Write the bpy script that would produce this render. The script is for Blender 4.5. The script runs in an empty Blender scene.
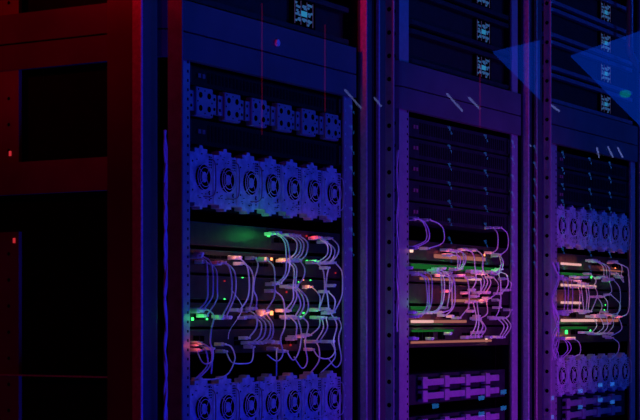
import bpy, bmesh, math, random
from mathutils import Vector
random.seed(7)
S = bpy.context.scene
COL = S.collection
PI = math.pi

# ------------------------------------------------------------------ camera
F = 1698.0; YH = 320.0; TH = math.radians(30.7)
CAM = Vector((-2.143, -1.552, 0.0))
R_ = Vector((math.sin(TH), -math.cos(TH), 0)); FW = Vector((math.cos(TH), math.sin(TH), 0))
YG = -0.050            # glass plane
PITCH = 0.745
FLOOR = -1.30; CEIL = 1.36

def ray(px, py): return R_*((px-320)/F) + FW + Vector((0, 0, (YH-py)/F))
def at(px, py, Y):
    d = ray(px, py); return CAM + d*((Y-CAM.y)/d.y)
def at_x(px, py, X):
    d = ray(px, py); return CAM + d*((X-CAM.x)/d.x)
def refl_z(px, py, z):      # where a thing at height z stands in the aisle if the glass shows it at this point
    d = ray(px, py); p = CAM + d*(z/d.z); p.y = 2*YG-p.y; return p
def refl_y(px, py, Y):      # the same for a thing at depth Y in the aisle
    d = ray(px, py); p = CAM + d*((2*YG-Y-CAM.y)/d.y); p.y = 2*YG-p.y; return p

# --------------------------------------------------------------- materials
def mat(name, col, rough=.5, metal=0, var=.25, scale=40, bump=0, spec=.5):
    m = bpy.data.materials.new(name); m.use_nodes = True
    nt = m.node_tree; b = nt.nodes['Principled BSDF']
    b.inputs['Roughness'].default_value = rough; b.inputs['Metallic'].default_value = metal
    b.inputs['Specular IOR Level'].default_value = spec
    tc = nt.nodes.new('ShaderNodeTexCoord'); n = nt.nodes.new('ShaderNodeTexNoise')
    n.inputs['Scale'].default_value = scale; n.inputs['Detail'].default_value = 4
    nt.links.new(tc.outputs['Object'], n.inputs['Vector'])
    r = nt.nodes.new('ShaderNodeValToRGB')
    r.color_ramp.elements[0].position = .3; r.color_ramp.elements[1].position = .7
    r.color_ramp.elements[0].color = (*[c*(1-var) for c in col], 1)
    r.color_ramp.elements[1].color = (*[min(1, c*(1+var)) for c in col], 1)
    nt.links.new(n.outputs['Fac'], r.inputs['Fac']); nt.links.new(r.outputs['Color'], b.inputs['Base Color'])
    if bump:
        bp = nt.nodes.new('ShaderNodeBump'); bp.inputs['Strength'].default_value = bump; bp.inputs['Distance'].default_value = .001
        nt.links.new(n.outputs['Fac'], bp.inputs['Height']); nt.links.new(bp.outputs['Normal'], b.inputs['Normal'])
    return m
def emit(name, col, s):
    m = bpy.data.materials.new(name); m.use_nodes = True
    nt = m.node_tree; nt.nodes.clear()
    o = nt.nodes.new('ShaderNodeOutputMaterial'); e = nt.nodes.new('ShaderNodeEmission')
    e.inputs['Color'].default_value = (*col, 1); e.inputs['Strength'].default_value = s
    nt.links.new(e.outputs[0], o.inputs[0]); return m
def glass_mat():
    m = bpy.data.materials.new('door_glass'); m.use_nodes = True
    nt = m.node_tree; nt.nodes.clear()
    o = nt.nodes.new('ShaderNodeOutputMaterial'); mx = nt.nodes.new('ShaderNodeMixShader')
    t = nt.nodes.new('ShaderNodeBsdfTransparent'); g = nt.nodes.new('ShaderNodeBsdfGlossy'); f = nt.nodes.new('ShaderNodeMath')
    lw = nt.nodes.new('ShaderNodeLayerWeight'); lw.inputs['Blend'].default_value = .5
    pw = nt.nodes.new('ShaderNodeMath'); pw.operation = 'POWER'; pw.inputs[1].default_value = 4
    f.operation = 'MULTIPLY_ADD'; f.inputs[1].default_value = .92; f.inputs[2].default_value = .06
    nt.links.new(lw.outputs['Facing'], pw.inputs[0]); nt.links.new(pw.outputs[0], f.inputs[0])
    t.inputs['Color'].default_value = (.95, .95, .98, 1); g.inputs['Roughness'].default_value = 0.0
    nt.links.new(f.outputs[0], mx.inputs[0]); nt.links.new(t.outputs[0], mx.inputs[1]); nt.links.new(g.outputs[0], mx.inputs[2])
    nt.links.new(mx.outputs[0], o.inputs[0]); return m

M = dict(
    frame=mat('painted_steel', (.07, .07, .075), .5, 0, .12, 30, .1, .2),
    doorframe=mat('door_profile', (.17, .15, .16), .6, 0, .2, 60, 0, .2),
    trim=mat('pale_edge_trim', (.6, .58, .6), .5, 0, .2, 150),
    postside=mat('dark_post_side', (.14, .12, .12), .7, 0, .2, 9),
    sideframe=mat('brown_primer_steel', (.20, .16, .16), .7, 0, .25, 9),
    rail=mat('galvanised_rail', (.34, .33, .35), .4, .1, .12, 60),
    fascia=mat('fascia_grey', (.115, .115, .13), .5, 0, .15, 12, 0, .2),
    black=mat('matt_black', (.006, .006, .007), .9, 0, .3, 40, 0, .1),
    hole=mat('hole_black', (.002, .002, .002), 1, 0, .1, 40, 0, 0),
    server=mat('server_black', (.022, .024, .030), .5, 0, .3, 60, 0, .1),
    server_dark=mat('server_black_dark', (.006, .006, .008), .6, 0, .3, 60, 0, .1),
    store=mat('storage_panel', (.018, .014, .018), .55, 0, .3, 50, 0, .1),
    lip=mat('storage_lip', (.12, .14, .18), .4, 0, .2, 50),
    fan=mat('zinc_plate', (.62, .62, .66), .5, .1, .28, 90, .2),
    wire=mat('wire_chrome', (.9, .88, .9), .3, 0, .05, 50),
    switch=mat('switch_grey', (.026, .020, .014), .55, 0, .35, 70, .1, .2),
    pdu=mat('pdu_plastic', (.36, .30, .36), .5, 0, .15, 50),
    cable=mat('cable_pvc', (.90, .88, .90), .4, 0, .05, 30),
    plug=mat('plug_plastic', (.86, .82, .88), .35, 0, .08, 60),
    dull=mat('dull_red_plastic', (.30, .12, .14), .5, 0, .2, 50),
    floor=mat('floor_tile', (.05, .05, .06), .5, 0, .3, 5),
    wall=mat('wall_paint', (.02, .02, .025), .9, 0, .2, 3),
    chrome=mat('conduit_metal', (.05, .09, .11), .25, .0, .1, 30),
    glass=glass_mat(),
    led_green=emit('led_green', (.05, 1, .15), 3.0), led_orange=emit('led_orange', (1, .30, .10), 3.0),
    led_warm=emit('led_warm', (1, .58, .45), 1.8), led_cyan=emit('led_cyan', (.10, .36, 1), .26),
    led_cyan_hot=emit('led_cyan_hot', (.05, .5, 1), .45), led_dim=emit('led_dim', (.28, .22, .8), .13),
    bar_warm=emit('bar_warm', (1, .50, .48), 1.0), bar_orange=emit('bar_orange', (1, .32, .26), .40),  # bar colours are emissive stand-ins for LED glow reflected on the panels
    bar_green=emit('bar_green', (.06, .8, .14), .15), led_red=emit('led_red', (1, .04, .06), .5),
    led_tube_red=emit('red_tube', (1, .01, .08), .28),
    led_blue=emit('led_blue', (.05, .15, 1), 1.0),
    tube=emit('ceiling_tube', (.28, .36, 1), 1.3), blue_glow=emit('added_blue_glow', (.0, .075, 1), .85),
    sign=emit('teal_lamp', (.0, .55, .75), .9), mark=emit('cyan_display', (.04, .24, 1), .9),
    markblue=emit('blue_display', (.03, .28, 1), 1.8),
)

# ------------------------------------------------------------------ meshes
class MB:
    def __init__(s): s.bm = bmesh.new(); s.mats = []; s.sm = False
    def mi(s, m):
        if m not in s.mats: s.mats.append(m)
        return s.mats.index(m)
    def quad(s, vs, m):
        f = s.bm.faces.new([s.bm.verts.new(v) for v in vs]); f.material_index = s.mi(m); return f
    def box(s, a, b, m, bev=0):
        a, b = [min(p, q) for p, q in zip(a, b)], [max(p, q) for p, q in zip(a, b)]
        t = bmesh.new(); bmesh.ops.create_cube(t, size=1)
        for v in t.verts:
            v.co = Vector([(a[i]+b[i])/2 + v.co[i]*(b[i]-a[i]) for i in range(3)])
        if bev: bmesh.ops.bevel(t, geom=t.edges[:], offset=bev, segments=2, affect='EDGES', profile=.5)
        s.merge(t, m); return s
    def merge(s, t, m):
        i = s.mi(m); mp = {}
        for v in t.verts: mp[v] = s.bm.verts.new(v.co)
        for f in t.faces:
            g = s.bm.faces.new([mp[v] for v in f.verts]); g.material_index = i; g.smooth = f.smooth
        t.free()
    def prism_y(s, pts, y0, y1, m):            # outline in x,z pushed from y0 (front) to y1
        a = [s.bm.verts.new((x, y0, z)) for x, z in pts]; b = [s.bm.verts.new((x, y1, z)) for x, z in pts]
        i = s.mi(m); n = len(pts)
        for f in [a, b[::-1]]: s.bm.faces.new(f).material_index = i
        for k in range(n): s.bm.faces.new([a[k], b[k], b[(k+1) % n], a[(k+1) % n]]).material_index = i
        return s
    def prism_z(s, pts, z0, z1, m):
        a = [s.bm.verts.new((x, y, z0)) for x, y in pts]; b = [s.bm.verts.new((x, y, z1)) for x, y in pts]
        i = s.mi(m); n = len(pts)
        for f in [a, b[::-1]]: s.bm.faces.new(f).material_index = i
        for k in range(n): s.bm.faces.new([a[k], b[k], b[(k+1) % n], a[(k+1) % n]]).material_index = i
        return s
    def disc(s, c, r, y0, y1, m, n=20, rx=None):
        rx = rx or r
        return s.prism_y([(c[0]+rx*math.cos(2*PI*k/n), c[1]+r*math.sin(2*PI*k/n)) for k in range(n)], y0, y1, m)
    def tube(s, pts, r, m, n=6, closed=False):
        i = s.mi(m); rings = []; L = len(pts)
        for k, p in enumerate(pts):
            if closed: t = pts[(k+1) % L]-pts[k-1]
            else: t = pts[min(k+1, L-1)]-pts[max(k-1, 0)]
            t.normalize()
            u = t.cross(Vector((0, 1, .13))); 
            if u.length < 1e-4: u = t.cross(Vector((1, 0, 0)))
            u.normalize(); w = t.cross(u)
            rings.append([s.bm.verts.new(p+u*(r*math.cos(2*PI*q/n))+w*(r*math.sin(2*PI*q/n))) for q in range(n)])
        for k in range(L if closed else L-1):
            A, B = rings[k], rings[(k+1) % L]
            for q in range(n):
                f = s.bm.faces.new([A[q], A[(q+1) % n], B[(q+1) % n], B[q]]); f.material_index = i; f.smooth = True
        if not closed:
            s.bm.faces.new(rings[0][::-1]).material_index = i; s.bm.faces.new(rings[-1]).material_index = i
        return s
    def build(s, name, parent=None, origin=None):
        bmesh.ops.recalc_face_normals(s.bm, faces=s.bm.faces[:])
        me = bpy.data.meshes.new(name)
        if origin is not None:
            for v in s.bm.verts: v.co -= Vector(origin)
        elif parent is not None:
            for v in s.bm.verts: v.co -= Vector(parent.get('_o', (0, 0, 0)))
        s.bm.to_mesh(me); s.bm.free()
        for m in s.mats: me.materials.append(M[m])
        o = bpy.data.objects.new(name, me); COL.objects.link(o)
        if parent is not None: o.parent = parent
        if origin is not None: o.location = origin
        if parent is not None: o['_o'] = tuple(parent.get('_o', (0, 0, 0)))
        return o
def tag(o, label, cat, group=None):
    o['label'] = label; o['category'] = cat
    if group: o['group'] = group
    return o
def thing(name, loc, label, cat, group=None):
    o = bpy.data.objects.new(name, None); COL.objects.link(o); o.location = loc; o.empty_display_size = .02
    o['_o'] = tuple(loc)
    return tag(o, label, cat, group)
def struct(o): o['kind'] = 'structure'; return o
def spline(P, seg=5):
    out = []; n = len(P)
    for i in range(n-1):
        p0, p1, p2, p3 = P[max(i-1, 0)], P[i], P[i+1], P[min(i+2, n-1)]
        for k in range(seg):
            t = k/seg
            out.append(.5*((2*p1)+(p2-p0)*t+(2*p0-5*p1+4*p2-p3)*t*t+(3*p1-p0-3*p2+p3)*t**3))
    out.append(P[-1].copy()); return out

# -------------------------------------------------------------------- room
def slab(name, a, b, m): return struct(MB().box(a, b, m).build(name))
slab('floor', (-6, -7, FLOOR-.1), (14, 4, FLOOR), 'floor')
slab('ceiling', (-6, -7, CEIL), (14, 4, CEIL+.1), 'wall')
slab('wall_back', (-6, 3.9, FLOOR), (14, 4, CEIL), 'wall')
slab('wall_right', (13.9, -7, FLOOR), (14, 3.9, CEIL), 'wall')
slab('wall_left', (-6, -7, FLOOR), (-5.9, 3.9, CEIL), 'wall')
slab('wall_front', (-5.9, -7, FLOOR), (13.9, -6.9, CEIL), 'wall')

RN = ['nearest rack at the left', 'middle rack', 'farthest rack at the right']
RA = ['nearest', 'middle', 'farthest']
XO = [0, PITCH, 2*PITCH]
XL, XR = .067, .556           # equipment opening
TOP = .98

# ------------------------------------------------------------------- racks
def make_rack(k):
    o = XO[k]
    lab = ['tall steel server rack nearest the camera with open red-lit frame on its left side',
           'middle glass-fronted server rack with purple-lit posts, between two others',
           'rightmost glass-fronted server rack, cut off by the picture edge'][k]
    t = thing('server_rack', (o+.3, .4, FLOOR), lab, 'server rack', 'glass-fronted server racks in one row')
    # left corner post
    a = .0
    xl = o-.077 if k == 0 else o-.067
    p = MB().box((xl+.003, a, FLOOR), (o-.018, .053, TOP), 'frame', .003).box((xl, a+.006, FLOOR), (xl+.0032, .053, TOP), 'postside')
    p.build('corner_post', t)
    MB().box((xl-.0005, -.012 if k == 0 else -.007, FLOOR), (xl+.0045, a+(.0055 if k == 0 else -.0002), TOP), 'trim', .001).build('edge_trim', t)
    # mounting rails, L shaped, with square holes
    def rail(x0, x1, yd, left):
        m = MB().box((x0, .0, FLOOR+.08), (x1, .004, (TOP-.02 if k == 1 else .503)), 'rail')
        if left: m.box((x0, .004, FLOOR+.08), (x0+.003, yd, (TOP-.02 if k == 1 else .503)), 'rail')
        else: m.box((x1-.003, .004, FLOOR+.08), (x1, yd, (TOP-.02 if k == 1 else .503)), 'rail')
        z = -.40
        while z < .41:
            xx = x1-.006 if left else x0+.006
            m.box((xx-.0016, -.0006, z-.0022), (xx+.0016, .001, z+.0022), 'hole' if left else 'trim')
            z += .0147 if left else .0218
        if left:
            z = -.40
            while z < (.92 if k == 1 else .49):
                m.merge(hole_x(x0-.0006, .011, z, .0042), 'hole'); z += .0435
        return m.build('rail', t)
    rail(o+(.042 if k == 0 else .027), o+XL, .024, True); rail(o+XR, o+.588, .02, False)
    # right stile beside the next rack
    MB().box((o+.616, .0, FLOOR), (o+.664, .006, TOP), 'frame', .002).box((o+.617, .0061, FLOOR), (o+.663, .05, TOP), 'black').build('stile', t)
    MB().box((o+.617, -.014, FLOOR), (o+.621, -.0002, TOP), 'trim', .001).build('edge_trim', t)
    # fascia, wraps round the left corner, cut by a seam
    x0 = o+.0
    def path(off):
        P = []
        rad = .035
        P.append((x0+off, .62 if k == 0 else .07))
        for q in range(9):
            a2 = PI + (PI/2)*q/8
            P.append((x0+rad+(rad-off)*math.cos(a2), -.006+rad+(rad-off)*math.sin(a2)))
        P.append((o+.592, -.006+off)); return P
    out, inn = path(0), path(.012)
    f = MB()
    for z0, z1 in ((.411, .4525), (.4553, .503)):
        f.prism_z(out+inn[::-1], z0, z1, 'fascia')
    f.prism_z(path(.005)+inn[::-1], .4525, .4553, 'hole')
    f.build('fascia', t)
    # body
    b = MB()
    b.box((o+.01, .95, FLOOR), (o+.66, .96, TOP), 'black'); b.build('back_panel', t)
    MB().box((o-.07, .06, TOP), (o+.66, .96, TOP+.02), 'black').build('top_panel', t)
    MB().box((o-.0, .03, FLOOR), (o+.61, .95, FLOOR+.08), 'black').build('plinth', t)
    if k == 0:
        MB().box((0, .04, .206), (.012, .62, .259), 'sideframe').build('side_beam', t)
        MB().box((0, .04, -.092), (.012, .62, -.0895), 'trim').build('side_beam', t)
        m = MB(); 
        for z0, z1 in ((.503, TOP-.02), (.259, .411), (-.9, .145)):
            m.box((.002, .297, z0), (.010, .36, z1), 'sideframe')
            z = z0+.02
            while z < z1-.01:
                m.merge(hole_x(.0014, .318, z, .003), 'hole'); z += .043
        m.build('side_rail', t)
        for px, py in ((10, 153.5), (14, 240.5)):
            q = at_x(px, py, .001); MB().box((.0006, q.y-.0022, q.z-.004), (.0019, q.y+.0022, q.z+.004), 'led_red').build('indicator_light', t)
        MB().box((.024, .03, FLOOR+.08), (.026, .95, TOP-.02), 'black').build('black_side_sheet', t)  # black sheet for the shade inside the open frame, not a real panel
    else:
        MB().box((o+.018, .06, FLOOR+.08), (o+.02, .95, TOP-.02), 'black').build('black_side_sheet', t)
    MB().box((o+.60, .06, FLOOR+.08), (o+.602, .95, TOP-.02), 'black').build('black_side_sheet', t)
    # glass door with slim edge trim
    xs = o-.0290 if k == 0 else o-.0940
    xa, xb = xs+.004, o+.646 if k < 2 else o+.7065
    e = MB().box((xs, -.0525, FLOOR+.05), (xs+.0035, -.026 if k == 0 else -.0355, TOP), 'doorframe' if k == 0 else 'rail')
    z = -.42
    while k and z < .9:
        e.merge(hole_x(xs-.0003, -.0435, z, .0045), 'hole'); z += .0435
    e.build('door_edge', t)
    g = MB().box((xa, YG, FLOOR+.05), (xb, YG, TOP), 'glass'); 
    bmesh.ops.remove_doubles(g.bm, verts=g.bm.verts[:], dist=1e-5)
    g2 = MB(); g2.quad([(xa, YG, FLOOR+.05), (xb, YG, FLOOR+.05), (xb, YG, TOP), (xa, YG, TOP)], 'glass'); g.bm.free()
    g2.build('glass_door', t)['label'] = 'clear glass door'
    return t
def hole_x(x, y, z, r):
    t = bmesh.new(); vs = [t.verts.new((x, y+r*math.cos(2*PI*q/10), z+r*math.sin(2*PI*q/10))) for q in range(10)]
    t.faces.new(vs); return t
for k in range(3): make_rack(k)

# --------------------------------------------------------------- equipment
def fan_shelf(k, zt, zb, label):
    o = XO[k]; x0, x1 = o+XL+.002, o+XR-.002
    t = thing('fan_shelf', ((x0+x1)/2, .2, zb), label, 'fan shelf', 'seven-fan power shelves')
    MB().box((x0, .022, zb), (x1, .4, zt-.006), 'black').build('chassis', t)
    n = 7; w = (x1-x0)/n; h = zt-zb; first = None
    for i in range(n):
        a = x0+i*w; cx = a+w*.5; cz = (zt+zb)/2
        tw = .018
        pts = [(a+.001, zb+.007), (cx-tw, zb+.007), (cx-tw, zb+.001), (cx-.004, zb+.001), (cx-.003, zb-.003), (cx+.003, zb-.003), (cx+.004, zb+.001), (cx+tw, zb+.001), (cx+tw, zb+.007), (a+w-.002, zb+.007),
               (a+w-.002, zt-.010), (cx+tw, zt-.010), (cx+tw, zt-.003), (cx+.006, zt-.003), (cx+.004, zt+.002), (cx-.004, zt+.002), (cx-.006, zt-.003), (cx-tw, zt-.003), (cx-tw, zt-.010), (a+.001, zt-.010)]
        m = MB().prism_y(pts, .004, .020, 'fan')
        # vent slots and screws pressed in the plate
        for q in range(5):
            zz = zt-.016-q*.0042
            for sx in (0, 1):
                m.box((a+w-.013+sx*.005, .0034, zz), (a+w-.010+sx*.005, .006, zz+.0022), 'hole')
        for q in range(4):
            zz = zb+.012+q*.0045
            m.box((a+w-.013, .0034, zz), (a+w-.010, .006, zz+.0024), 'hole')
        for sx, sz in ((-.024, -.022), (.022, -.024), (-.024, .024)):
            m.disc((cx+sx, cz+sz), .0016, .0034, .006, 'hole', 8)
        for q in range(14):
            sx = random.uniform(-.028, .028); sz = random.choice((-1, 1))*random.uniform(.026, .040)
            m.box((cx+sx, .0034, cz+sz), (cx+sx+random.uniform(.002, .006), .006, cz+sz+.0013), 'switch')
        mod = m.build('fan_module', t)
        MB().disc((cx+.005, cz), .0205, .0028, .0050, 'hole', 28).build('fan_opening', mod)
        g = MB(); c = Vector((cx+.005, -.001, cz))
        for r in (.021, .0155):
            g.tube([c+Vector((r*math.cos(2*PI*q/24), 0, r*math.sin(2*PI*q/24))) for q in range(24)], .0006, 'wire', 5, True)
        for q in range(4):
            an = PI/4+q*PI/2
            g.tube([c+Vector((math.cos(an)*.006, 0, math.sin(an)*.006)), c+Vector((math.cos(an)*.0215, .003, math.sin(an)*.0215))], .0006, 'wire', 5)
        g.build('fan_guard', mod)
        MB().disc((cx+.005, cz), .0085, .0006, .0026, 'fan', 16, .0075).build('fan_hub', mod)
        lt = [Vector((cx+.024, .0, cz+.030)), Vector((cx+.029, -.004, cz+.022)), Vector((cx+.029, -.004, cz-.020)), Vector((cx+.018, -.004, cz-.030)), Vector((cx+.004, .002, cz-.031))]
        MB().tube(spline(lt, 4), .0010, 'dull' if i < 3 and k == 0 else 'fan', 5).build('pull_handle', mod)
    return t
fan_shelf(0, .2785, .181, 'upper row of seven fan units in the nearest rack, above the cabled switches')
fan_shelf(0, -.094, -.192, 'lower row of seven fan units in the nearest rack, below the cabled switches')
fan_shelf(2, .272, .174, 'upper row of seven fan units in the farthest rack, above its cables')
fan_shelf(2, -.086, -.178, 'lower row of seven fan units in the farthest rack, below its cables')

def blank(k, zt, zb, label, leds='dull'):
    o = XO[k]; x0, x1 = o+XL+.001, o+XR-.001
    t = thing('rack_server', ((x0+x1)/2, .3, zb), label, 'server', 'plain black rack servers')
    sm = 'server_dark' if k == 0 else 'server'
    m = MB().box((x0, .008, zb+.001), (x1, .5, zt-.003), sm)
    for q in range(40):
        xx = x0+.06+q*.0105
        if xx < x1-.02: m.box((xx, .0074, zb+.008), (xx+.006, .01, zt-.010), 'black')
    m.build('chassis', t)
    z = (zt+zb)/2
    for q in range(2):
        MB().box((x0+.030+q*.012, .0055, z-.0035), (x0+.038+q*.012, .008, z+.0035), leds).build('status_label', t)
    MB().box((x0+.003, .004, zb+.004), (x0+.009, .0078, zt-.006), 'server').build('handle', t)
    MB().box((x1-.009, .004, zb+.004), (x1-.003, .0078, zt-.006), 'server').build('handle', t)
    return t
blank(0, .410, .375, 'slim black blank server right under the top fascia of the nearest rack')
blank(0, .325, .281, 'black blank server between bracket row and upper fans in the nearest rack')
zz = [.404, .363, .321, .279, .236, .194]
od = ['topmost', 'second', 'third', 'fourth', 'fifth']
for i in range(5):
    blank(1, zz[i], zz[i+1], '%s dark server from the top in the middle rack stack' % od[i], 'dull')
z3 = [.400, .360, .318, .276]
for i in range(3):
    blank(2, z3[i], z3[i+1], '%s dark server from the top in the farthest rack above the fans' % od[i])

# bracket row of the nearest rack
def bracket_row():
    x0, x1 = XL+.001, XR-.001; zb, zt = .3255, .3745
    t = thing('bracket_panel', ((x0+x1)/2, .2, zb), 'row of six blue-lit bolted bracket plates near the top of the nearest rack', 'bracket panel')
    MB().box((x0, .022, zb-.0), (x1, .3, zt), 'black').build('chassis', t)
    w = (x1-x0)/6
    for i in range(6):
        a = x0+i*w; c = a+w/2; zc = (zt+zb)/2
        hw, hh = .024, .0235
        pts = [(a+.003, zc-.016), (c-hw, zc-.016), (c-hw, zc-hh), (c+hw, zc-hh), (c+hw, zc-.016), (a+w-.003, zc-.016), (a+w-.003, zc+.016), (c+hw, zc+.016), (c+hw, zc+hh), (c-hw, zc+hh), (c-hw, zc+.016), (a+.003, zc+.016)]
        m = MB().prism_y(pts, .004, .012, 'rail')
        m.box((c-hw, .0, zc-hh), (c+hw, .004, zc+hh), 'rail', .002)
        for sx in (-.012, .012):
            for sz in (-.0105, .0105): m.disc((c+sx, zc+sz), .0048, -.0006, .003, 'hole', 12)
        for sx in (-1, 1):
            for sz in (-.008, .008): m.disc((c+sx*.0325, zc+sz), .0026, .0034, .006, 'hole', 10)
        for sx, sz in ((0, .018), (0, -.018), (-.02, 0), (.02, 0), (-.018, .019), (.018, -.019)):
            m.disc((c+sx, zc+sz), .0013, -.0006, .002, 'hole', 8)
        m.build('bracket_plate', t)
bracket_row()

# upper storage modules with vent windows
def storage(k, i):
    o = XO[k]; zb = .507+.077*i; zt = zb+.073
    t = thing('storage_unit', (o+.31, .3, zb), '%s dark storage unit above the fascia, blue vent lit, %s rack' % (['lowest', 'second lowest', 'third lowest', 'fourth lowest', 'fifth lowest'][i], RA[k]), 'storage unit', 'dark storage units above the fascia')
    x0, x1 = (o+.085, o+.553) if k == 1 else (o+.045, o+.585)
    MB().box((x0, .018, zb), (x1, .6, zt), 'store').build('chassis', t)
    def lip(z0, z1, pr):
        rad = .03; P = [(x0-.012, .03)]
        for q in range(7):
            a2 = PI+(PI/2)*q/6; P.append((x0-.012+rad*(1+math.cos(a2)), .018-pr+rad*(1+math.sin(a2))))
        P += [(x1, .018-pr), (x1, .03)]
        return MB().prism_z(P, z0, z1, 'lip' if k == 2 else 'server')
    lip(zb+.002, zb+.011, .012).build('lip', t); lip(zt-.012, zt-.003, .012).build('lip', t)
    c, zc = o+.434-(.025 if k == 2 else 0), (zb+zt)/2
    v = MB().box((c-.040, .012, zc-.024), (c+.040, .0179, zc+.024), 'hole').build('vent_window', t)
    g = MB(); rnd = random.Random(5)
    for cx in range(3):
        for cy in range(3):
            X = c-.030+cx*.0205; Z = zc-.020+cy*.0138
            for q in range(5):
                ax = X+rnd.uniform(0, .013); az = Z+rnd.uniform(0, .009)
                if cx == 1 and cy == 1: continue
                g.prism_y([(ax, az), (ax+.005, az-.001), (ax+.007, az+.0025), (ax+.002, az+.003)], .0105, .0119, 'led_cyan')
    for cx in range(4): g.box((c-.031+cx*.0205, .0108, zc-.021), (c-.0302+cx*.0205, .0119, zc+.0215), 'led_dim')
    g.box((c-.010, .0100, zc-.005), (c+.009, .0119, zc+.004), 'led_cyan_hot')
    g.build('vent_light', v)
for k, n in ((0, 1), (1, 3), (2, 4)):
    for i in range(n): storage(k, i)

# ------------------------------------------------------- network switches
ROWS = [(.158, .120), (.114, .076), (.072, .033), (.028, -.011), (-.015, -.055)]
RO = ['top', 'second', 'third', 'fourth', 'lowest']
FY = .006
SW = {}
def lamp(loc, col, e, r=.003):
    l = bpy.data.lights.new('glow', 'POINT'); l.color = col; l.energy = e; l.shadow_soft_size = r
    ob = bpy.data.objects.new('led_glow', l); ob.location = loc; COL.objects.link(ob)  # serves LED glow and added fill lights alike
def switch(k, r):
    o = XO[k]; zt, zb = ROWS[r]; x0, x1 = o+XL+.001, o+XR-.001
    t = thing('network_switch', ((x0+x1)/2, .25, zb), '%s of five cabled network switches in the %s' % (RO[r] if r else 'topmost', RN[k]), 'network switch', 'cabled network switches')
    m = MB().box((x0, FY, zb), (x1, .42, zt), 'switch', .0015)
    m.build('chassis', t)
    SW[k, r] = t
for k in range(3):
    for r in range(5): switch(k, r)
def port(k, r, x0, y0, x1, y1, n=2, m=1):
    a, b = at(x0, y0, FY), at(x1, y1, FY)
    zt, zb = ROWS[r]
    za = max(min(a.z, b.z), zb+.002); zc = min(max(a.z, b.z), zt-.002)
    b_ = MB().box((a.x, FY-.0025, za), (b.x, FY-.0002, zc), 'hole')
    if n > 1:
        for q in range(1, n):
            xx = a.x+(b.x-a.x)*q/n; b_.box((xx-.0005, FY-.003, za), (xx+.0005, FY-.001, zc), 'switch')
    if m > 1:
        zz_ = (za+zc)/2; b_.box((a.x, FY-.003, zz_-.0005), (b.x, FY-.001, zz_+.0005), 'switch')
    b_.build('port_block', SW[k, r])
GLOW = .6
def led(k, r, px, py, kind, size=.0028, glow=0):
    p = at(px, py, FY); zt, zb = ROWS[r]
    z = min(max(p.z, zb+size), zt-size)
    MB().box((p.x-size, FY-.002, z-size*.8), (p.x+size, FY-.0002, z+size*.8), 'led_'+kind, size*.3).build('indicator_light', SW[k, r])
    if glow:
        c = {'green': (.05, 1, .15), 'orange': (1, .25, .07), 'warm': (1, .4, .3), 'red': (1, .05, .05)}[kind]
        lamp((p.x, FY-.015, z), c, glow*GLOW)
def bar(k, r, xa, xb, y, h, kind):  # glowing band painted in where the panel only reflects LED light
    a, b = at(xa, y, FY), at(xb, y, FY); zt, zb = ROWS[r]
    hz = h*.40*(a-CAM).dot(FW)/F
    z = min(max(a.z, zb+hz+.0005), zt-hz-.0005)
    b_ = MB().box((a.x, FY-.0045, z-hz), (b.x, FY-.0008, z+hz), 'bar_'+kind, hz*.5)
    b_.build('painted_glow_band', SW[k, r])
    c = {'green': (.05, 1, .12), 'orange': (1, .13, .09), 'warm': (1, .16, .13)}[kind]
    for q in (.25, .75): lamp((a.x+(b.x-a.x)*q, FY-.013, z+.008), c, .010)  # added lights spread the band's glow over the panel
for a in [(0, 1, 204, 254.8, 226.5, 259, 6), (0, 1, 194, 260, 217, 264.4, 6), (0, 1, 241.6, 256, 262, 261, 6), (0, 1, 235, 262, 267, 266.6, 6),
          (0, 1, 274, 258, 282, 267, 2, 2), (0, 0, 310, 234.6, 318, 244, 2, 2), (0, 1, 310, 260, 314, 264.5, 1), (0, 3, 274, 310, 280.5, 319, 2, 2),
          (0, 3, 310, 309.5, 315, 315, 1), (0, 3, 194, 315, 203, 319.6, 2), (0, 4, 193.5, 336, 203, 341, 2), (0, 4, 234, 337, 248, 339.5, 2), (0, 4, 234, 341, 247, 345, 3),
          (0, 3, 244, 309, 263, 313, 5), (0, 3, 246, 315, 256, 318, 3), (0, 4, 282, 340, 296, 344, 4), (0, 0, 274, 238, 283, 243, 2), (0, 0, 287, 239, 300, 243.5, 4), (0, 2, 286, 282, 299, 288, 4),
          (0, 3, 316, 311, 327, 316, 3), (0, 3, 285, 312, 296, 317, 3),
          (1, 0, 440, 250.5, 449, 253.5, 2), (1, 1, 411, 271, 421, 275.5, 3), (1, 1, 423, 267, 432, 271.5, 3), (1, 1, 446, 267, 456, 271.5, 3), (1, 1, 436, 272, 444, 276, 3), (1, 1, 450, 273, 458, 276, 2),
          (1, 0, 468, 249, 482, 254.5, 4), (1, 2, 462, 290, 470, 297, 2, 2), (1, 1, 481, 271, 490, 275.5, 3), (1, 3, 441, 312, 458, 318, 5), (1, 3, 471, 313, 480, 318, 3), (1, 3, 491, 312, 500, 317, 3),
          (1, 4, 410, 332.5, 432, 337, 6), (1, 4, 418, 337.5, 428, 340, 3), (1, 4, 438, 332, 444, 339, 2), (1, 4, 462, 333, 472, 338, 3), (1, 2, 478, 295, 486, 298, 2),
          (2, 1, 580, 279, 590, 282, 3), (2, 1, 600, 276, 612, 281, 4), (2, 2, 600, 295, 608, 300, 3), (2, 3, 562, 313, 575, 317, 4), (2, 3, 590, 312, 600, 317, 3),
          (2, 4, 571, 330, 588, 334, 5), (2, 4, 593, 330, 600, 335, 2), (2, 0, 592, 262, 606, 266, 4), (2, 0, 612, 264, 620, 268, 3)]:
    port(*a)
G = .0085
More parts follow.
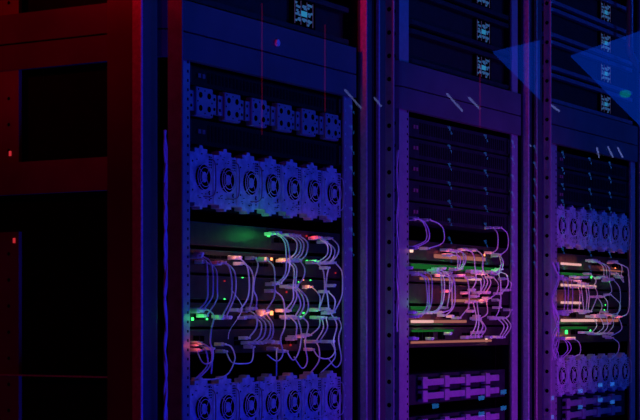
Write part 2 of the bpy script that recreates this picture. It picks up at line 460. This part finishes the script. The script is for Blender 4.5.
for a in [(0, 0, 268, 235, 'green', .004, G*2.2), (0, 0, 306, 236, 'red', .002, G), (0, 1, 229, 257.5, 'warm', .004, G*1.0), (0, 1, 271, 259, 'orange', .003, G*.8),
          (0, 1, 306.5, 261.5, 'green', .0032, G*1.0), (0, 2, 305.5, 287, 'warm', .004, G*.9), (0, 2, 298, 282, 'green', .0012), (0, 2, 310, 279, 'green', .0012), (0, 2, 303, 280, 'orange', .001), (0, 2, 242, 277.5, 'green', .0012), (0, 2, 224, 281, 'red', .0016),
          (0, 2, 286, 292, 'red', .002, G*.35), (0, 2, 224, 300, 'green', .0014, G*.2), (0, 3, 192, 319, 'green', .003, G*1.0), (0, 3, 206.5, 319, 'green', .002, G*.6), (0, 3, 271, 313, 'orange', .0046, G*1.5), (0, 3, 303, 313, 'green', .002, G*1.0), (0, 3, 328, 311.5, 'green', .003, G*.9),
          (0, 4, 305, 341.5, 'warm', .004, G*1.2), (0, 4, 194, 343, 'red', .002, G*1.0), (0, 4, 290, 345, 'red', .002, G*.9), (0, 1, 335, 273, 'red', .0015, G*.3), (0, 1, 198, 253, 'red', .0014, G*.6),
          (1, 0, 411, 250, 'warm', .006, G*1.5), (1, 0, 484, 255, 'orange', .003, G*.7), (1, 1, 500, 280, 'orange', .0024, G*.5), (1, 4, 486, 340, 'warm', .005, G*1.2), (1, 2, 481, 301, 'warm', .005, G*1.0), (1, 1, 507, 276, 'green', .001),
          (2, 1, 609, 281, 'green', .004, G*.7), (2, 2, 605, 305, 'green', .002, G*.6), (2, 3, 604, 310, 'green', .002, G*.7), (2, 4, 590, 331, 'green', .004, G*.8), (2, 1, 591, 277, 'green', .004, G*.6), (2, 0, 615, 268, 'orange', .002, G*.6), (2, 4, 566, 332, 'green', .006, G*.8),
          (2, 2, 565, 296, 'red', .002, G*1.0), (2, 2, 580, 292, 'red', .002, G*.7), (1, 2, 440, 292, 'red', .0012, G*.7), (1, 2, 455, 297, 'red', .0012, G*.7), (1, 2, 470, 300, 'red', .0012, G*.5)]:
    led(*a)
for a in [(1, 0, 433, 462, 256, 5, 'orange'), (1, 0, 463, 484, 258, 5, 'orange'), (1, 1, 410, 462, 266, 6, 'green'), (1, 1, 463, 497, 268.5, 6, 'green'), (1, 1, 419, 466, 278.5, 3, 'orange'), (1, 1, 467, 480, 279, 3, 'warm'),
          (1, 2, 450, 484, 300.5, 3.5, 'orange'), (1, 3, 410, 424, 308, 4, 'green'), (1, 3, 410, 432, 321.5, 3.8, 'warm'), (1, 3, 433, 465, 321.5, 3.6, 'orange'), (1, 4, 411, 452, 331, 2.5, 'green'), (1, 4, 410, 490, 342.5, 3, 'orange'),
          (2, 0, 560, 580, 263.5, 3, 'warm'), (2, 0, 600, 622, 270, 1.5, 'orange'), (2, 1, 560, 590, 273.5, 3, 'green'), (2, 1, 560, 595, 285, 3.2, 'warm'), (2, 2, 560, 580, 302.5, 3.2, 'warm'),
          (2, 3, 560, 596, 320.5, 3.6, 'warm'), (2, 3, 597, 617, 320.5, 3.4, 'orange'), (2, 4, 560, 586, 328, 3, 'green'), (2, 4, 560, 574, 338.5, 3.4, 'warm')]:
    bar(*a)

# added violet fill lights in front of every switch, then extra LED glow
for k in range(3):
    for r in range(5):
        for q in ((.2, .5, .8) if r else (.75,)):
            zt, zb = ROWS[r]
            lamp((XO[k]+XL+(XR-XL)*q, -.040, (zt+zb)/2), (.85, .40, 1) if k else (.45, .27, 1), (.0075 if k == 0 else .0045), .012)
for px, py, c, e in ((262, 235, (.05, 1, .15), .034), (252, 235.5, (.05, 1, .15), .005), (271, 314, (1, .25, .08), .02), (318, 311, (.05, 1, .15), .015), (300, 312, (.05, 1, .15), .012), (196, 319, (.05, 1, .15), .008),
                     (282, 258, (1, .2, .08), .012), (224, 254, (1, .3, .15), .010), (308, 286, (1, .3, .12), .010), (295, 349, (1, .12, .05), .012), (196, 346, (1, .1, .08), .010), (302, 236, (1, .12, .08), .008), (240, 256, (1, .2, .1), .006), (234, 257, (1, .3, .15), .006), (265, 259, (1, .25, .1), .008), (262, 314, (1, .22, .08), .010), (302, 342, (1, .35, .2), .008), (295, 343, (1, .2, .1), .004)):
    p = at(px, py, -.012); lamp(tuple(p), c, e*(1 if py < 236 and px < 270 else .42))

# strip panels of the middle and farthest racks
def pdu(k, zt, zb, label):
    o = XO[k]; x0, x1 = o+XL+.001, o+XR-.001
    t = thing('power_strip_panel', ((x0+x1)/2, .2, zb), label, 'power strip', 'purple power strip panels')
    MB().box((x0, .016, zb), (x1, .3, zt), 'server').build('chassis', t)
    h = (zt-zb)*.42
    for q, zc in enumerate((zt-.004-h*.5, zt-.004-h*1.58)):
        xa, xb = x0+.063, x1-.055
        m = MB().box((xa, .004, zc-h*.26), (xb, .014, zc+h*.26), 'pdu', .001)
        for e in range(4):
            xx = xa+(.0 if e == 0 else .0)+e*(xb-xa)/3.75
            m.box((xx, .001, zc-h*.46), (xx+.021, .0139, zc+h*.46), 'pdu', .001)
        m.build('outlet_strip', t)
pdu(1, -.109, -.169, 'upper purple two-strip power panel in the bottom of the middle rack')
pdu(1, -.193, -.255, 'lower purple two-strip power panel in the middle rack, cut by the picture bottom')
pdu(2, -.182, -.245, 'purple two-strip power panel under the lower fans of the farthest rack')

# ------------------------------------------------------------------ cables
def plug(p, parent, side=1):
    p = p.copy()
    k = max(0, min(2, int((p.x+.05)/PITCH))); p.x = min(max(p.x, XO[k]+XL+.0075), XO[k]+XR-.0075)
    m = MB().box((p.x-.0036, -.012, p.z-.0029), (p.x+.0036, FY-.0022, p.z+.0029), 'plug', .001)
    m.box((p.x-.0022, -.018, p.z-.0018), (p.x+.0022, -.0119, p.z+.0018), 'plug', .001)
    return m.build('connector', parent)
CNT = {}
def row_of(z):
    for r, (zt, zb) in enumerate(ROWS):
        if zb-.004 <= z <= zt+.004: return r
    return 0 if z > .158 else 4
LIST = {0: [], 1: [], 2: []}
def cable(k, pts, ends='12', r=.00125, depth=.022):
    LIST[k].append((pts, ends, r, depth))
def A(*p): return [(180+x/5.6, 215+y/5.6) for x, y in p]
def B(*p): return [(260+x/5.6, 215+y/5.6) for x, y in p]
def C_(*p): return [(180+x/5.6, 280+y/5.6) for x, y in p]
def D(*p): return [(260+x/5.6, 280+y/5.6) for x, y in p]
def E(*p): return [(180+x/5.6, 345+y/5.6) for x, y in p]
def Fq(*p): return [(260+x/5.6, 345+y/5.6) for x, y in p]
def Gq(*p): return [(400+x/7, 210+y/7) for x, y in p]
def H(*p): return [(450+x/7, 210+y/7) for x, y in p]
def I(*p): return [(400+x/8.4, 260+y/8.4) for x, y in p]
def J(*p): return [(450+x/8, 260+y/8) for x, y in p]
def K(*p): return [(400+x/4.92, 300+y/4.92) for x, y in p]
def L(*p): return [(550+x/5.6, 200+y/5.6) for x, y in p]
def N(*p): return [(550+x/5.6, 270+y/5.6) for x, y in p]
def O(*p): return [(550+x/5.6, 345+y/5.6) for x, y in p]
for c in [A((95, 232), (140, 255), (152, 300), (155, 400))+C_((150, 110), (105, 165)),
          A((120, 228), (165, 255), (183, 320), (185, 410))+C_((178, 100), (130, 165)),
          A((140, 262), (190, 290), (207, 335), (208, 410))+C_((205, 110), (150, 200)),
          A((225, 268), (265, 278), (285, 330), (290, 410))+C_((283, 110), (235, 205)),
          A((250, 265), (285, 290), (308, 330), (312, 410))+C_((300, 110), (258, 205)),
          A((325, 238), (360, 265), (382, 310), (388, 410))+C_((375, 110), (335, 168)),
          A((355, 272), (390, 295), (410, 345), (408, 410))+C_((403, 110), (385, 172)),
          A((420, 240), (437, 280), (418, 360), (413, 420))+C_((430, 100), (425, 160)),
          C_((140, 165), (165, 172), (190, 205), (175, 280), (170, 350))+E((183, 30), (180, 90), (175, 160)),
          C_((95, 360), (130, 375))+E((150, 50), (150, 120), (80, 195)),
          C_((105, 352), (145, 365))+E((178, 40), (166, 120), (100, 190)),
          C_((250, 360), (285, 372), (305, 415))+E((305, 90), (270, 160), (200, 190), (110, 192)),
          E((258, 36), (288, 95), (350, 105), (402, 90), (412, 10)),
          E((95, 30), (120, 90), (150, 106), (182, 85), (186, 20)),
          C_((385, 170), (425, 200), (428, 265), (385, 325)),
          C_((410, 205), (455, 245), (445, 315), (398, 352)),
          C_((440, 208), (478, 245), (470, 315), (425, 352)),
          C_((465, 208), (505, 250), (495, 320), (450, 352)),
          C_((485, 190), (520, 250), (515, 320), (475, 352)),
          B((80, 105), (125, 130), (145, 190), (140, 330), (85, 387)),
          B((105, 100), (150, 145), (165, 220), (160, 320), (115, 382)),
          B((155, 110), (205, 150), (200, 210), (160, 248)),
          B((178, 110), (226, 155), (220, 212), (180, 250)),
          B((200, 112), (243, 155), (236, 215), (200, 252)),
          B((220, 115), (266, 155), (258, 220), (225, 256)),
          B((325, 130), (375, 165), (376, 220), (330, 260)),
          B((340, 125), (396, 175), (390, 232), (350, 264)),
          B((372, 150), (417, 190), (410, 240), (382, 268)),
          B((400, 130), (438, 170), (435, 220), (400, 266)),
          B((310, 265), (352, 305), (362, 400))+D((355, 90), (328, 168)),
          B((385, 295), (374, 345), (370, 410))+D((378, 90), (385, 162)),
          B((420, 266), (458, 315), (463, 400))+D((455, 100), (415, 180)),
          B((145, 255), (190, 300), (186, 400))+D((185, 110), (140, 170)),
          B((172, 258), (205, 300), (200, 390))+D((205, 100), (168, 172)),
          B((220, 250), (250, 300), (242, 355), (208, 395)),
          B((40, 252), (78, 295), (83, 400))+D((78, 100), (32, 172)),
          D((80, 60), (130, 110), (140, 250), (115, 330))+Fq((128, 50), (95, 90), (40, 55)),
          D((165, 35), (205, 70), (228, 140), (195, 205)),
          D((195, 40), (238, 90), (245, 150), (212, 210)),
          D((205, 38), (262, 100), (268, 170), (235, 212)),
          D((290, 38), (335, 90), (330, 165)),
          D((380, 65), (420, 110), (412, 175)),
          D((165, 205), (205, 250), (198, 330)),
          D((210, 208), (232, 300), (218, 400))+Fq((185, 85), (150, 35)),
          D((238, 210), (270, 250), (252, 350))+Fq((265, 90), (235, 130), (190, 65)),
          D((335, 210), (330, 265), (282, 308)),
          D((345, 212), (355, 270), (312, 345)),
          D((368, 210), (377, 270), (332, 345)),
          D((395, 185), (430, 250), (412, 340), (420, 400))+Fq((385, 75), (330, 68), (298, 25)),
          D((438, 215), (456, 260), (440, 330))+Fq((455, 80), (425, 125), (382, 75)),
          D((310, 345), (330, 380))+Fq((330, 90), (283, 155)),
          D((395, 345), (418, 390))+Fq((415, 80), (340, 156)),
          Fq((92, 20), (93, 90), (92, 172))]:
    cable(0, c)
cable(0, C_((285, 50), (345, 140), (335, 195), (280, 280), (270, 330)), '', .0006)
for c in [Gq((90, 58), (150, 75), (183, 140), (177, 215), (85, 258)), Gq((110, 54), (168, 82), (202, 145), (196, 215), (105, 265)),
          Gq((205, 68), (275, 98), (307, 150), (298, 230), (200, 268)),
          H((298, 122), (332, 165), (332, 265), (298, 298)), H((355, 122), (402, 168), (402, 268), (350, 315)),
          Gq((340, 278), (395, 300), (405, 370), (398, 412)), Gq((350, 315), (415, 325), (420, 380), (405, 415)), Gq((385, 284), (438, 300), (442, 370), (420, 412)), Gq((420, 288), (458, 315), (455, 370), (432, 410)),
          H((110, 275), (160, 305), (175, 400))+J((205, 180), (150, 262)), H((180, 278), (226, 318), (229, 400), (232, 430)),
          I((130, 105), (205, 155), (225, 260), (222, 400))+K((85, 82),), I((170, 120), (233, 158), (243, 280), (238, 410))+K((100, 80),), I((225, 105), (265, 150), (267, 330), (245, 418))+K((125, 62),),
          I((300, 88), (343, 140), (350, 330), (315, 415))+K((145, 62),), I((335, 108), (370, 170), (366, 330), (325, 420))+K((165, 62),),
          I((365, 130), (428, 165), (437, 330), (428, 412))+K((210, 60), ), I((385, 118), (452, 158), (462, 330), (440, 412))+K((225, 75),), I((490, 132), (558, 150), (580, 260), (576, 400))+K((335, 40), (295, 88)),
          J((235, 100), (276, 175), (240, 262)), J((265, 105), (301, 178), (262, 262)), J((295, 108), (327, 180), (290, 258)), J((185, 140), (243, 165), (245, 250), (225, 290)),
          J((345, 138), (386, 190), (375, 260), (322, 305)), J((385, 110), (405, 180), (405, 380)), J((405, 98), (452, 120), (463, 200), (410, 268)), J((450, 150), (490, 188), (478, 240)),
          H((345, 320), (358, 380), (340, 425)), H((345, 310), (372, 360), (365, 415)),
          K((360, 10), (376, 110), (342, 185)), K((378, 8), (388, 120), (365, 182)), K((425, 5), (430, 65), (395, 90)), K((395, 95), (422, 140), (398, 180)), K((385, 90), (408, 130), (378, 182)),
          K((490, 0), (487, 50), (470, 85)), K((480, 92), (512, 130), (488, 182)), K((500, 90), (530, 130), (500, 182)), K((520, 88), (546, 130), (512, 184)), K((548, 48), (535, 78), (515, 88)),
          I((430, 105), (445, 180), (425, 260)), I((340, 85), (410, 130), (415, 270), (395, 400))]:
    cable(1, c, depth=.018)
for c in [L((240, 338), (295, 368), (302, 430)), L((255, 342), (325, 372), (332, 440)), L((275, 345), (312, 372), (318, 430)), L((365, 343), (402, 370), (398, 425)),
          L((360, 350), (420, 372), (440, 410))+N((442, 220), (400, 262)), N((355, 55), (392, 110), (385, 230), (335, 300)), N((340, 138), (392, 190), (380, 240), (305, 252)),
          N((262, 150), (292, 200), (268, 262)), N((298, 148), (322, 180), (320, 235)), N((250, 98), (266, 140), (230, 232)), N((95, 48), (103, 110), (98, 230)), N((118, 55), (127, 120), (122, 235)),
          N((70, 50), (85, 130), (78, 232)), N((155, 95), (168, 130), (162, 225)), N((195, 75), (208, 150), (200, 232)), N((210, 78), (220, 150), (212, 235)), N((172, 60), (180, 140), (190, 228)),
          N((280, 262), (300, 320), (255, 358)), N((315, 262), (322, 320), (288, 358)), N((380, 258), (402, 330), (335, 372)), N((345, 250), (355, 310), (320, 356)), N((240, 260), (262, 310), (235, 350)),
          N((330, 60), (345, 120), (300, 150)), N((380, 20), (412, 70), (405, 40)), N((225, 20), (258, 60), (238, 95)),
          N((75, 385), (110, 410))+O((115, 30), (70, 75)), N((130, 385), (165, 410))+O((165, 50), (95, 75)), N((350, 380), (385, 410))+O((380, 40), (345, 76)), N((60, 380), (90, 405))+O((98, 30), (60, 70))]:
    cable(2, c, r=.0011, depth=.016)

ORD = ['first', 'second', 'third', 'fourth', 'fifth', 'sixth', 'seventh', 'eighth', 'ninth', 'tenth', 'eleventh', 'twelfth', 'thirteenth', 'fourteenth', 'fifteenth', 'sixteenth', 'seventeenth', 'eighteenth', 'nineteenth', 'twentieth']
for k in range(3):
    rows = {}
    for c in LIST[k]:
        rows.setdefault(row_of(at(*c[0][0], 0).z), []).append(c)
    for r, cs in rows.items():
        cs.sort(key=lambda c: c[0][0][0])
        for i, (pts, ends, rad, depth) in enumerate(cs):
            n = len(pts); P = []
            vary = random.uniform(.75, 1.15)
            for j, (px, py) in enumerate(pts):
                w = math.sin(PI*j/(n-1))
                P.append(at(px, py, -.015-depth*w*vary*.85))
            where = RO[r] + ' switch' if r < 4 else 'lowest switch'
            ln = 'thin' if not ends else ('long' if P[0].z-min(p.z for p in P) > .05 else 'short')
            lab = '%s lavender patch cable, %s from left starting at the %s, %s rack' % (ln, ORD[i], where, RA[k])
            q = spline(P, 5)
            o = MB().tube(q, rad, 'cable', 6).build('patch_cable', None, tuple(P[0]))
            o['_o'] = tuple(P[0]); tag(o, lab, 'cable', 'patch cables of the %s rack' % RA[k])
            if '1' in ends: plug(P[0], o)
            if '2' in ends and row_of(P[-1].z) is not None and -.055 <= P[-1].z <= .16: plug(P[-1], o)

# spare plugs sitting in ports
SP = {0: A((110, 218), (212, 272), (325, 240), (470, 245))+C_((90, 175), (115, 172), (225, 212), (270, 210), (355, 212), (480, 175))+D((60, 345), (95, 350), (185, 320), (230, 315), (290, 345), (400, 345), (150, 212), (310, 210), (340, 212))+B((100, 100), (405, 395)),
      1: Gq((340, 280), (345, 315))+H((100, 275), (165, 280))+J((160, 88), (200, 90), (225, 92), (320, 95), (345, 97), (180, 240), (300, 260))+K((60, 60), (70, 62), (250, 80), (380, 80), (350, 55), (60, 188), (75, 190), (150, 190), (240, 165), (320, 183), (370, 160), (400, 158), (440, 183))+I((80, 65), (300, 75), (360, 70), (520, 130)),
      2: L((235, 337), (250, 340), (365, 345))+N((60, 35), (80, 45), (130, 38), (160, 42), (200, 40), (270, 45), (340, 50), (110, 230), (150, 228), (185, 240), (70, 245), (90, 250), (250, 255), (180, 350), (230, 355), (340, 355))}
for k in SP:
    rows = {}
    for p in SP[k]: rows.setdefault(row_of(at(*p, 0).z), []).append(p)
    for r, ps in rows.items():
        ps.sort()
        for i, p in enumerate(ps):
            w = at(p[0], p[1], -.006); zt, zb = ROWS[r]; w.z = min(max(w.z, zb+.0045), zt-.0045)
            b_ = MB().box((w.x-.0045, -.011, w.z-.0030), (w.x+.0045, FY-.0022, w.z+.0030), 'plug', .001)
            b_.box((w.x-.0025, -.013, w.z-.001), (w.x+.0025, -.0105, w.z+.0024), 'plug')
            tag(b_.build('port_plug', None, (w.x, 0, w.z)), 'small pale loose plug, %s from left in the %s switch, %s rack' % (ORD[i], RO[r], RA[k]), 'plug', 'loose plugs in the %s rack ports' % RA[k])

# cable bundles running up beside the rails
def bundle(px, y0, y1, Y, n, name, label, rr=.0012, w=1.3):
    c = at(px, y1, Y); o = None
    t = thing('cable_bundle', tuple(c), label, 'cable bundle')
    for i in range(n):
        P = []
        y = y0; ph = random.uniform(0, 6)
        while y <= y1:
            P.append(at(px+w*math.sin(ph+y*.09*(1+i*.2)), y, Y+.0035*math.cos(ph+y*.08))); y += 7
        MB().tube(spline(P, 3), rr, 'cable', 5).build('cable', t)
bundle(165.4, 130, 425, .020, 4, '', 'twisted bundle of pale cables running up beside the left post of the nearest rack', rr=.0021, w=1.2)
bundle(397.6, 150, 335, -.006, 3, '', 'twisted bundle of cables running up the left post of the middle rack', .0009, 1.0)
bundle(555.5, 262, 360, -.010, 5, '', 'tangle of purple cables hanging left of the farthest rack switches', .0011, 3.4)

# bent conduit at the upper right
P = [at(630, y, -.030) for y in (-40, -10, 20, 48)] + [at(632, 56, -.030), at(640, 68, -.030), at(655, 86, -.030), at(670, 104, -.030)]
tag(MB().tube(spline(P, 4), .009, 'chrome', 14).build('conduit_pipe', None, tuple(P[0])), 'bent dark metal conduit at the upper right corner in front of the farthest rack', 'pipe')
# round lock in the fascia of the nearest rack
p = at(276.5, 43, -.006)
b_ = MB().disc((p.x, p.z), .006, -.010, -.0062, 'plug', 16)
tag(b_.build('fascia_lock', None, tuple(p)), 'small round pale lock on the fascia of the nearest rack', 'lock')

# ------------------------------------------- the other side of the aisle
YO = -2.5
x = 2.0; i = 0
while x < 9.5:
    t = thing('opposite_rack', (x+.37, YO-.5, FLOOR), 'dark rack across the aisle, %s seen mirrored in the glass doors' % (ORD[i]), 'server rack', 'dark racks across the aisle')
    MB().box((x+.003, YO-1.0, FLOOR), (x+.742, YO, 1.0), 'black').build('cabinet', t)
    lo, hi = x, x+.745
    for px in (352, 450, 486, 513, 535, 563, 590, 610):
        b = refl_y(px, 200, YO)
        if lo < b.x < hi:
            z = .30
            while z < .98:
                m = MB()
                for q in range(3):
                    hh = (.010, .022, .014)[q]; zq = z+(.028, .018, 0)[q]
                    m.prism_y([(b.x-.028+q*.018, zq), (b.x-.018+q*.018, zq), (b.x-.022+q*.018, zq+hh), (b.x-.032+q*.018, zq+hh)], YO+.004, YO+.001, 'mark')
                m.build('status_display', t); z += .096
    for px, ys in ((435, (406,)), (481, (398, 414)), (503, (392, 408)), (551, (398, 417)), (580, (391, 407)), (600, (385, 400)), (612, (384, 402))):
        for y in ys:
            b = refl_y(px, y, YO)
            if lo < b.x < hi:
                MB().box((b.x-.035, YO+.001, b.z-.012), (b.x+.035, YO+.004, b.z+.012), 'markblue').build('status_light', t)
    x += .745; i += 1
for i, (px, ya, yb) in enumerate(((262, 3, 135), (325, 25, 112), (480, 60, 128))):
    p, q = refl_y(px, ya, -2.42), refl_y(px, yb, -2.42); p.z = min(p.z, CEIL-.004)
    t = thing('hanging_lamp', tuple(p), 'thin red vertical tube lamp mirrored in the glass doors, %s from the left' % ORD[i], 'hanging lamp', 'red tube lamps across the aisle')
    MB().tube([p, q], .0035, 'led_tube_red', 6).build('tube', t)
    MB().box((p.x-.02, p.y-.02, p.z), (p.x+.02, p.y+.02, CEIL-.001 if CEIL-p.z < .05 else p.z+.01), 'black').build('mount', t)
    if CEIL-p.z > .05: MB().tube([p+Vector((0, 0, .01)), Vector((p.x, p.y, CEIL-.001))], .002, 'black', 5).build('cord', t)
tb = [((345, 90), (361, 108)), ((374.5, 98), (381, 106)), ((447, 94), (462, 110.5)), ((469, 98), (480, 109)), ((518, 146), (522, 157)), ((530, 145), (535, 157)), ((551, 105), (559, 111)), ((597, 148), (599, 157)), ((608, 147), (613, 157)), ((618, 148), (622.5, 157))]
for i, (a, b) in enumerate(tb):
    p, q = refl_z(*a, 1.32), refl_z(*b, 1.32)
    t = thing('ceiling_lamp', tuple((p+q)/2), 'slim ceiling tube lamp mirrored in the glass doors, %s streak from the left' % ORD[i], 'ceiling lamp', 'ceiling tube lamps mirrored in the glass')
    MB().tube([p, q], .0065, 'tube', 8).build('tube', t)
    MB().tube([p+Vector((0, 0, .024)), q+Vector((0, 0, .024))], .014, 'black', 8).build('housing', t)
for pts, lab in (([(493, 53), (540, 42), (540, 100)], 'left smaller of two glowing blue triangles added for the reflection in the glass'), ([(571, 57), (668, 23), (668, 154)], 'right larger of two glowing blue triangles added for the reflection in the glass')):
    P = [refl_z(*p, 1.35) for p in pts]  # emissive triangles added and shaped to give the glass its blue reflections
    m = MB().prism_z([(p.x, p.y) for p in P], 1.35, 1.359, 'blue_glow')
    tag(m.build('reflection_triangle', None, tuple(P[0])), lab, 'reflection shape', 'blue triangles added for reflections')
p = refl_z(625.3, 94, 1.345)
m = MB(); ax = refl_z(631, 94, 1.345)-p; ay = refl_z(625.3, 97.5, 1.345)-p
m.prism_z([((p+ax*math.cos(2*PI*q/20)+ay*math.sin(2*PI*q/20)).x, (p+ax*math.cos(2*PI*q/20)+ay*math.sin(2*PI*q/20)).y) for q in range(20)], 1.343, 1.3475, 'sign')
tag(m.build('oval_lamp', None, tuple(p)), 'small teal oval lamp on the added blue triangle mirrored at the right', 'lamp')

# ------------------------------------------------------------------ lights
def area(name, loc, tgt, col, e, sx, sy):
    l = bpy.data.lights.new(name, 'AREA'); l.shape = 'RECTANGLE'; l.size = sx; l.size_y = sy; l.color = col; l.energy = e
    o = bpy.data.objects.new(name, l); o.location = loc; COL.objects.link(o)
    d = Vector(tgt)-Vector(loc); o.rotation_euler = d.to_track_quat('-Z', 'Y').to_euler(); return o
def spot(name, loc, tgt, col, e, ang, blend):
    l = bpy.data.lights.new(name, 'SPOT'); l.color = col; l.energy = e; l.spot_size = math.radians(ang); l.spot_blend = blend; l.shadow_soft_size = .05
    o = bpy.data.objects.new(name, l); o.location = loc; COL.objects.link(o)
    o.rotation_euler = (Vector(tgt)-Vector(loc)).to_track_quat('-Z', 'Y').to_euler()
area('red_lamp', (-2.6, .5, 1.15), (0, .15, .3), (1, .0, .0), 1.3, .3, .3)
spot('red_side_spot', (-1.6, .40, 1.1), (0, .22, .95), (1, .0, .0), 30, 52, 1)
area('red_front_lamp', (-2.3, -1.0, 1.2), (0, .0, .2), (1, .0, .0), 1.1, .3, .3)
spot('red_spot', (-1.7, -.045, .75), (.6, 0, 1.02), (1, .0, .02), 130, 34, .7)
area('blue_lamp', (.15, -1.9, -.78), (.25, 0, -.2), (.012, .018, 1), 21, .6, .6)
area('blue_top_fill', (2.4, -1.6, 1.3), (2.2, 0, .4), (.01, .10, 1), 22, .4, .4)  # fill light added to turn the top of the farthest rack blue
spot('violet_spot', (1.25, -1.35, -.6), (1.18, 0, -.14), (.66, .03, 1), 50, 54, 1)
w = bpy.data.worlds.new('World'); S.world = w; w.use_nodes = True
w.node_tree.nodes['Background'].inputs[0].default_value = (0, 0, 0, 1)

cd = bpy.data.cameras.new('camera'); cam = bpy.data.objects.new('camera', cd); COL.objects.link(cam)
cam.location = CAM; cam.rotation_euler = FW.to_track_quat('-Z', 'Y').to_euler()
cd.sensor_width = 36; cd.sensor_fit = 'HORIZONTAL'; cd.lens = F/640*36; cd.shift_y = (YH-210)/640
cd.clip_start = .01
S.camera = cam
S.view_settings.view_transform = 'Standard'; S.view_settings.look = 'None'
S.view_settings.gamma = 1; S.view_settings.use_curve_mapping = False; S.view_settings.exposure = 0
for o in list(bpy.data.objects):
    if '_o' in o: del o['_o']
